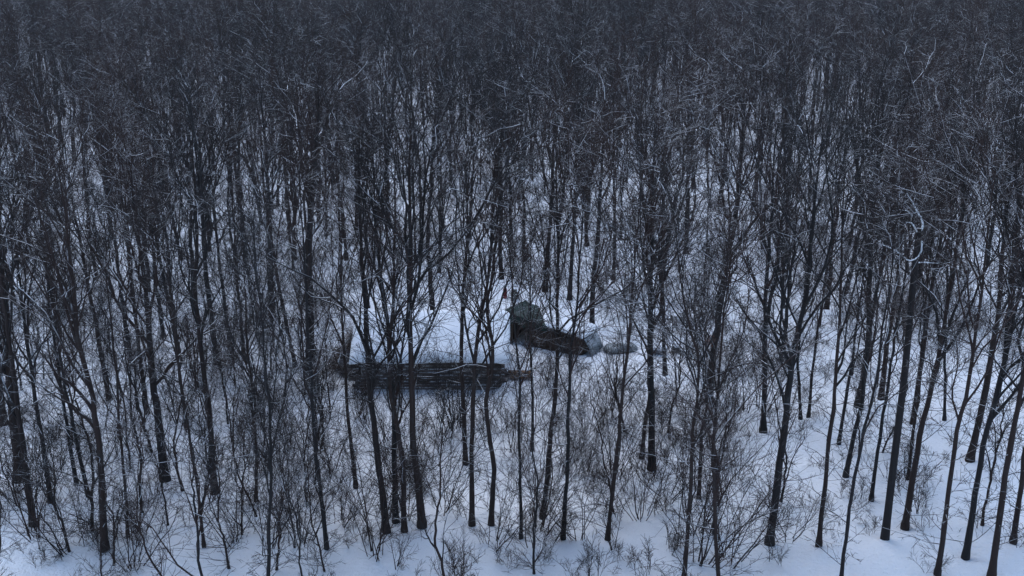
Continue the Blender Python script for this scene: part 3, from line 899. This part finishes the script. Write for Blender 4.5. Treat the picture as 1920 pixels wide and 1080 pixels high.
# ------------------------------------------------------------------ the rest of the forest
NV = 14
lib = []
for k in range(NV):
    r_ = np.random.default_rng(200 + k)
    H = r_.uniform(13.0, 17.8)
    lean = r_.normal(0, 0.45, 2)
    mid = r_.normal(0, 0.25, 2)
    spine = [(0, 0, 0), (mid[0] + lean[0] * .4, mid[1] + lean[1] * .4, H * .45), (lean[0], lean[1], H)]
    slim, vs = k % 3 == 2, k % 7 == 0
    lib.append(tree_meshes(r_, spine, r_.uniform(0.07, 0.10) if slim else r_.uniform(0.13, 0.22), start=0.16 + 0.1 * r_.random() if vs else r_.uniform(.42, .60), steep=r_.uniform(.3, 1.0), rich=0.7 if slim else 0.88, reach=0.85 if slim else r_.uniform(1.0, 1.3), vase=vs))

rng = np.random.default_rng(5)
cell = {}
def free(x, y, rad):
    ci, cj = int(x // 4), int(y // 4)
    for a in range(ci - 2, ci + 3):
        for b in range(cj - 2, cj + 3):
            for (px, py, pr) in cell.get((a, b), ()):
                if (px - x) ** 2 + (py - y) ** 2 < max(rad, pr) ** 2:
                    return False
    return True
def occupy(x, y, rad):
    cell.setdefault((int(x // 4), int(y // 4)), []).append((x, y, rad))
for t in taken:
    occupy(*t)
spots = []
for _ in range(90000):
    Y = 38 + (520 - 38) * math.sqrt(rng.random())
    X = rng.uniform(-1, 1) * (Y * 0.50 + 8)
    px, py, dz = project((X, Y, 0))
    if py > 1180:
        continue
    clear = 1.0
    if 880 < px < 1290 and 548 < py < 1000: clear = 0.0
    elif 640 < px < 1330 and 545 < py < 860: clear = 0.10       # the clearing round the cabin
    elif px > 1380 and py > 690: clear = 0.06                 # open snow on the right
    elif py > 945: clear = 0.10
    elif py > 840: clear = 0.25
    elif py > 640: clear = 0.35
    if rng.random() > clear:
        continue
    rad = 2.9 if Y < 130 else 2.7 if Y < 250 else 2.8
    if not free(X, Y, rad):
        continue
    occupy(X, Y, rad)
    spots.append((X, Y, px, py, dz))
    if len(spots) >= 6500:
        break
spots.sort(key=lambda s: s[4])
vis = [s for s in spots if -60 < s[2] < 1980]
IND = vis[:300 - n_tree]
ind_set = set(id(s) for s in IND)
REST = [s for s in spots if id(s) not in ind_set]

ANCH = [('the thickest left trunk', 582, 703), ('the trunk with the leaf clump', 1329, 752), ('the thick double trunked tree', 1222, 876), ('the snow-loaded snag', 1662, 960),
        ('the grey covered pile', 1163, 657), ('the plank shed', 1030, 650), ('the red canister', 947, 559), ('the brush pile', 668, 700), ('the broken far stump', 484, 490),
        ('the left foreground fork', 309, 895), ('the straight dark left tree', 403, 920), ('the stout forked tree', 1449, 950), ('the wide Y tree', 1288, 950),
        ('the trunk standing clear', 1431, 806), ('the thick upright right trunk', 1610, 758), ('the thick left edge trunk', 38, 897), ('the tall trunk behind the shed', 1110, 613),
        ('the small dark stump', 1266, 660), ('the timber stack', 970, 690), ('the left forked tree', 192, 945), ('the dense clump', 740, 945), ('the wavy right trunk', 1700, 945), ('the thick right edge trunk', 1819, 860), ('the wavy dark trunk', 921, 940)]
ANCH += [('the trunk far behind the canister', 940, 520), ('the slim far trunk behind the pile', 1150, 520), ('the two trunks behind the shed', 1045, 550), ('the trunk with snow-lined fork', 511, 592),
         ('the long leaning left trunk', 205, 747), ('the dark trunk on open snow', 247, 685), ('the trunk right of the snag', 1712, 790), ('the dark trunk left of the snag', 1652, 745)]
RANK = ['nearest', 'second nearest', 'third nearest', 'fourth nearest', 'fifth nearest', 'sixth nearest', 'seventh nearest', 'eighth nearest']
def relate(items, what, near):
    """items: (object, px, py); a label after the nearest landmark, ranked by distance"""
    found = {}
    for o, px, py in items:
        best = None
        for nm, ax, ay in ANCH:
            dx, dy = px - ax, (py - ay) * 1.3
            dist = math.hypot(dx, dy)
            if dist < near and (best is None or dist < best[0]):
                side = '' if abs(dx) < 12 else 'left' if dx < 0 else 'right'
                dep = '' if abs(dy) < 18 else 'behind' if dy < 0 else 'before'
                if side and not dep: rel = 'directly ' + side + ' of'
                elif dep and not side: rel = 'straight behind' if dep == 'behind' else 'straight in front of'
                elif not dep: rel = 'at the foot of'
                else: rel = ('behind and ' if dep == 'behind' else 'in front and ') + side + ' of'
                best = (dist, rel + ' ' + nm)
        if best:
            found.setdefault(best[1], []).append((best[0], o.name, o))
    for rel, lst in found.items():
        for rk, (_, _, o) in zip(RANK, sorted(lst, key=lambda q: q[:2])):
            o['label'] = f'{rk} {what} {rel}'
def zone(px, py):
    if py < 470: d = 'far'
    elif py < 640: d = 'middle'
    else: d = 'near'
    if px < 400: s = 'left edge'
    elif px < 800: s = 'left'
    elif px < 1120: s = 'centre'
    elif px < 1520: s = 'right'
    else: s = 'right edge'
    return d, s
ZL = {
 ('far', 'left edge'): 'bare tree among the distant trunks in the upper left corner',
 ('far', 'left'): 'bare tree among the distant trunks above the left of the cabin',
 ('far', 'centre'): 'bare tree among the distant trunks straight behind the shed',
 ('far', 'right'): 'bare tree among the distant trunks behind the double trunk',
 ('far', 'right edge'): 'bare tree among the distant trunks in the upper right corner',
 ('middle', 'left edge'): 'bare tree at cabin distance, close to the left edge',
 ('middle', 'left'): 'bare tree standing between the thickest left trunk and the cabin roof',
 ('middle', 'centre'): 'bare tree on the snow around the red canister and shed',
 ('middle', 'right'): 'bare tree behind the leaf clump and the dark stump',
 ('middle', 'right edge'): 'bare tree at cabin distance, behind the snow-loaded snag',
 ('near', 'left edge'): 'unremarkable bare tree in the crowded left foreground',
 ('near', 'left'): 'unremarkable bare tree in front of the brush pile side',
 ('near', 'centre'): 'unremarkable bare tree in front of the timber stack and shed',
 ('near', 'right'): 'unremarkable bare tree in the foreground below the leaf clump',
 ('near', 'right edge'): 'unremarkable bare tree among the leaning right foreground trunks',
}
ZG = {k: 'bare trees, ' + ' '.join(k) for k in ZL}
plain = []
for (X, Y, px, py, dz) in IND:
    v = int(rng.integers(NV))
    e = empty('bare_tree', (X, Y, float(gz(X, Y))), rng.uniform(0, 6.28))
    s = rng.uniform(0.70, 1.12) * (0.9 if py > 800 else 1.0)
    e.rotation_euler = (rng.normal(0, 0.045), rng.normal(0, 0.045), e.rotation_euler[2])
    e.scale = (s, s, s * rng.uniform(0.94, 1.06))
    z = zone(px, py)
    tag(e, ZL[z], 'tree', ZG[z]); plain.append((e, px, py))
    link('trunk', lib[v][0], e); link('crown', lib[v][1], e)
    WELLS.append((X, Y, 0.16))

relate(plain, 'plain bare tree', 260)

# ------------------------------------------------------------------ scattered things that nobody could count
def scatter(name, pts, variants, label, cat):
    """one object: variants (list of lists of meshes) stood on points by geometry nodes"""
    pts = np.array(pts)
    me = bpy.data.meshes.new(name)
    me.from_pydata(pts[:, :3].tolist(), [], [])
    for nm, col, ty in (('turn', 3, 'FLOAT'), ('size', 4, 'FLOAT')):
        a = me.attributes.new(nm, ty, 'POINT'); a.data.foreach_set('value', pts[:, col].astype(np.float32))
    a = me.attributes.new('pick', 'INT', 'POINT'); a.data.foreach_set('value', pts[:, 5].astype(np.int32))
    o = link(name, me)
    tag(o, label, cat, None, 'stuff')
    ng = bpy.data.node_groups.new(name, 'GeometryNodeTree')
    ng.interface.new_socket('Geometry', in_out='INPUT', socket_type='NodeSocketGeometry')
    ng.interface.new_socket('Geometry', in_out='OUTPUT', socket_type='NodeSocketGeometry')
    n, l = ng.nodes, ng.links
    gi, go = n.new('NodeGroupInput'), n.new('NodeGroupOutput')
    join = n.new('GeometryNodeJoinGeometry')
    def attr(nm, ty):
        k = n.new('GeometryNodeInputNamedAttribute'); k.data_type = ty
        k.inputs['Name'].default_value = nm
        return k.outputs[0]
    turn, size, pick = attr('turn', 'FLOAT'), attr('size', 'FLOAT'), attr('pick', 'INT')
    cb = n.new('ShaderNodeCombineXYZ'); l.new(turn, cb.inputs[2])
    for layer in range(len(variants[0])):
        col = bpy.data.collections.new(f'{name}_{layer}')
        for vi, ms in enumerate(variants):
            q = bpy.data.objects.new(f'source_{name}_{layer}_{vi:02d}', ms[layer])
            col.objects.link(q)
        ci = n.new('GeometryNodeCollectionInfo')
        ci.inputs['Collection'].default_value = col
        ci.inputs['Separate Children'].default_value = True
        ci.inputs['Reset Children'].default_value = True
        ip = n.new('GeometryNodeInstanceOnPoints')
        ip.inputs['Pick Instance'].default_value = True
        l.new(gi.outputs[0], ip.inputs['Points'])
        l.new(ci.outputs[0], ip.inputs['Instance'])
        l.new(pick, ip.inputs['Instance Index'])
        l.new(cb.outputs[0], ip.inputs['Rotation'])
        l.new(size, ip.inputs['Scale'])
        l.new(ip.outputs[0], join.inputs[0])
    l.new(join.outputs[0], go.inputs[0])
    md = o.modifiers.new('scatter', 'NODES'); md.node_group = ng
    return o

rows = []
for (X, Y, px, py, dz) in REST:
    rows.append((X, Y, float(gz(X, Y)), rng.uniform(0, 6.28), rng.uniform(0.70, 1.10), int(rng.integers(NV))))
scatter('far_forest', rows, lib, 'dense mass of bare winter trees filling the far background', 'forest')

# --- young trees with spreading crowns under the tall ones
SAP = []
for k in range(8):
    r_ = np.random.default_rng(500 + k)
    H = r_.uniform(6.5, 10.5)
    b1, b2 = r_.normal(0, 0.35, 2), r_.normal(0, 0.6, 2)
    SAP.append(tree_meshes(r_, [(0, 0, 0), (b1[0], b1[1], H * .4), (b2[0], b2[1], H)], r_.uniform(0.05, 0.085), start=r_.uniform(.14, .32), steep=r_.uniform(.3, .8), rich=0.55, reach=1.0, twist=0.05, vase=k % 2 == 0, fine=2, nb=5, nt=4))
SPL = {'left': 'plain young tree with a low spreading crown, left of the cabin', 'centre': 'plain young tree with a low spreading crown, between cabin front and bottom edge', 'right': 'plain young tree with a low spreading crown, right of the shed'}
cnt = 0
young = []
for _ in range(3000):
    px, py = rng.uniform(-40, 1960), rng.uniform(520, 1130)
    keep = 1.0 if px < 640 else 0.6 if px < 1400 else 0.3
    if px > 1400 and py > 690: keep = 0.10
    if 650 < px < 1150: keep = 0.0 if py < 1000 else 0.3
    if rng.random() > keep: continue
    p = ground(px, py)
    if not free(p[0], p[1], 1.1): continue
    occupy(p[0], p[1], 1.1)
    e = empty('young_tree', p, rng.uniform(0, 6.28))
    q = rng.uniform(0.6, 0.95)
    e.scale = (q, q, q)
    z = 'left' if px < 640 else 'right' if px > 1130 else 'centre'
    tag(e, SPL[z], 'young tree', 'young trees, ' + z); young.append((e, px, py))
    v = int(rng.integers(len(SAP)))
    link('trunk', SAP[v][0], e); link('crown', SAP[v][1], e)
    cnt += 1
    if cnt >= 84: break
relate(young, 'young tree', 220)

# --- shrubs with many stems
SH = [shrub_meshes(np.random.default_rng(300 + k), int(n_), h_, s_) for k, (n_, h_, s_) in enumerate(((10, 5.2, .50), (8, 4.4, .6), (11, 6.2, .42), (7, 3.2, .8), (9, 5.0, .55), (6, 3.8, .65), (5, 4.6, .7), (4, 5.6, .5), (7, 2.6, 1.0), (3, 4.2, .8)))]
SHRUB_KEY = [(497, 955, 0, 1.15), (560, 985, 2, 1.0), (70, 985, 2, 1.1), (130, 1000, 0, 1.2), (20, 930, 1, 1.2), (250, 1000, 4, 1.1), (440, 960, 4, 1.0), (640, 960, 1, 1.0),
             (700, 985, 2, 1.1), (770, 975, 0, 1.15), (835, 960, 4, 1.0), (930, 975, 1, 1.1), (1010, 990, 2, 1.0), (1085, 970, 0, 1.0), (1200, 975, 4, 0.95),
             (1300, 985, 0, 1.35), (1320, 955, 2, 1.1), (1360, 1000, 1, 1.3), (1250, 930, 3, 1.2), (1480, 1000, 3, 1.0), (520, 900, 1, 1.0), (470, 870, 3, 1.0), (800, 880, 3, 1.0), (965, 850, 5, 1.0), (1060, 860, 3, 1.0), (1130, 800, 5, 0.9)]
SL_ = ['many-stemmed shrub left of the thin tree before the thickest trunk', 'tall narrow shrub at the bottom edge below the thickest left trunk', 'tall shrub in the bottom left corner, nearest the corner',
       'wide shrub at the bottom edge under the left forked tree', 'shrub wrapped round the thick trunk at the left edge', 'shrub at the bottom edge between the two left forks',
       'shrub at the foot of the straight dark tree of the left third', 'shrub just left of the dense clump, bottom edge', 'tall shrub in front of the dense clump left stem', 'dense shrub right of the dense clump, bottom edge',
       'shrub in front of the trunk that bends right over the roof', 'shrub at the foot of the wavy dark trunk', 'tall shrub in front of the tree bending left at its foot', 'shrub right of the leaning dark tree before the shed',
       'shrub at the bottom edge right of the tree leaning over the covered pile', 'widest fan shaped shrub at the foot of the wide Y tree', 'tall shrub close behind the widest fan shaped shrub', 'spreading shrub right of the widest fan shaped shrub, bottom edge',
       'low spreading shrub below the double trunk', 'low shrub beside the foot of the stout forked tree', 'shrub one row behind the many-stemmed shrub on the left', 'low bushy shrub two rows behind on the left',
       'low shrub below the middle of the log wall', 'small shrub below the timber stack', 'low shrub below the shed right end', 'small shrub on snow below the grey covered pile']
def shrub(p, v, s, rz, label, group):
    e = empty('bare_shrub', p, rz)
    e.scale = (s, s, s)
    e.rotation_euler = (rng.normal(0, 0.10), rng.normal(0, 0.10), rz)
    tag(e, label, 'shrub', group)
    link('stem_cluster', SH[v][0], e)['kind'] = 'stuff'; link('twig_spray', SH[v][1], e)['kind'] = 'stuff'
    return e
for (x, y, v, s), lb in zip(SHRUB_KEY, SL_):
    if y > 950:
        y += rng.uniform(-10, 110)
    shrub(ground(x, y), v, s, rng.uniform(0, 6.28), lb, 'shrubs of the foreground')
SZ = {'left': 'smaller bare shrub among the trunks left of the cabin', 'centre': 'smaller bare shrub on the snow around the cabin and shed', 'right': 'smaller bare shrub among the trunks right of the double trunk'}
cnt = 0
small = []
for _ in range(4000):
    px, py = rng.uniform(0, 1920), rng.uniform(430, 900)
    if px > 1400 and py > 700 and rng.random() < 0.9: continue
    if 640 < px < 1010 and 545 < py < 765: continue
    if 925 < px < 1260 and 545 < py < 710: continue
    p = ground(px, py)
    if not free(p[0], p[1], 0.9): continue
    occupy(p[0], p[1], 1.0)
    z = 'left' if px < 640 else 'right' if px > 1250 else 'centre'
    e = shrub(p, int(rng.integers(len(SH))), rng.uniform(0.45, 1.0), rng.uniform(0, 6.28), SZ[z], 'smaller shrubs, ' + z)
    small.append((e, px, py))
    cnt += 1
    if cnt >= 170: break
relate(small, 'small bare shrub', 220)

UG = [shrub_meshes(np.random.default_rng(400 + k), int(n_), h_, s_, 0.8) for k, (n_, h_, s_) in enumerate(((5, 1.3, .7), (4, 1.0, .9), (6, 1.7, .6), (3, 0.8, 1.0), (5, 2.1, .5), (4, 0.9, 1.45), (3, 1.2, 1.5), (2, 1.6, .8)))]
rows = []
for _ in range(11500):
    Y = 37 + 177 * rng.random() ** 0.85; X = rng.uniform(-1, 1) * (Y * 0.5 + 4)
    px, py, dz = project((X, Y, 0))
    if px > 1380 and py > 690 and rng.random() < 0.55: continue
    if 655 < px < 1000 and 548 < py < 738: continue
    if 1105 < px < 1290 and 635 < py < 705: continue
    if 935 < px < 1120 and 560 < py < 672: continue
    if any((X - t[0]) ** 2 + (Y - t[1]) ** 2 < (t[2] * 0.8) ** 2 for t in taken[:4]): continue
    patch = float(hash_noise(np.array(X / 6.0), np.array(Y / 6.0), 55)) + 0.5
    if rng.random() > 0.15 + patch * 1.1: continue
    rows.append((X, Y, float(gz(X, Y)) - 0.02, rng.uniform(0, 6.28), rng.uniform(0.6, 1.2), int(rng.integers(len(UG)))))
scatter('undergrowth', rows, UG, 'thin twiggy undergrowth poking through the snow between the trees', 'undergrowth')

print('trees', n_tree + len(IND), 'far', len(REST), 'tris', sum(len(m.polygons) * 2 for m in bpy.data.meshes))

# ------------------------------------------------------------------ hollows melted round the trunks, small lips of drifted snow
gm = gr.data
co = np.empty(len(gm.vertices) * 3, np.float32); gm.vertices.foreach_get('co', co); co = co.reshape(-1, 3)
gxi, gyi = gx, gy
for (X, Y, rad) in WELLS:
    i0, i1 = np.searchsorted(gxi, (X - 1.3, X + 1.3)); j0, j1 = np.searchsorted(gyi, (Y - 1.3, Y + 1.3))
    if i1 <= i0 or j1 <= j0: continue
    jj, iw = np.meshgrid(np.arange(j0, j1), np.arange(i0, i1), indexing='ij')
    id_ = (jj * nx + iw).ravel()
    d2 = np.hypot(co[id_, 0] - X, co[id_, 1] - Y)
    co[id_, 2] += -0.17 * np.exp(-(d2 / (0.34 + rad)) ** 2) + 0.05 * np.exp(-((d2 - 0.75) / 0.3) ** 2)
gm.vertices.foreach_set('co', co.ravel()); gm.update()

# ------------------------------------------------------------------ cold air
hm = bpy.data.materials.new('cold_air'); hm.use_nodes = True
hn = hm.node_tree.nodes; hn.remove(hn['Principled BSDF'])
pv = hn.new('ShaderNodeVolumePrincipled')
pv.inputs['Color'].default_value = (0.80, 0.88, 1.0, 1)
pv.inputs['Density'].default_value = 0.0001
pv.inputs['Anisotropy'].default_value = 0.2
hm.node_tree.links.new(pv.outputs[0], hn['Material Output'].inputs['Volume'])
haze = link('haze', mesh_np('haze', [box(7800, 6600, 180, (0, 1300, 85))], hm, False))
tag(haze, 'thin cold blue air between the trees', None, None, 'stuff')
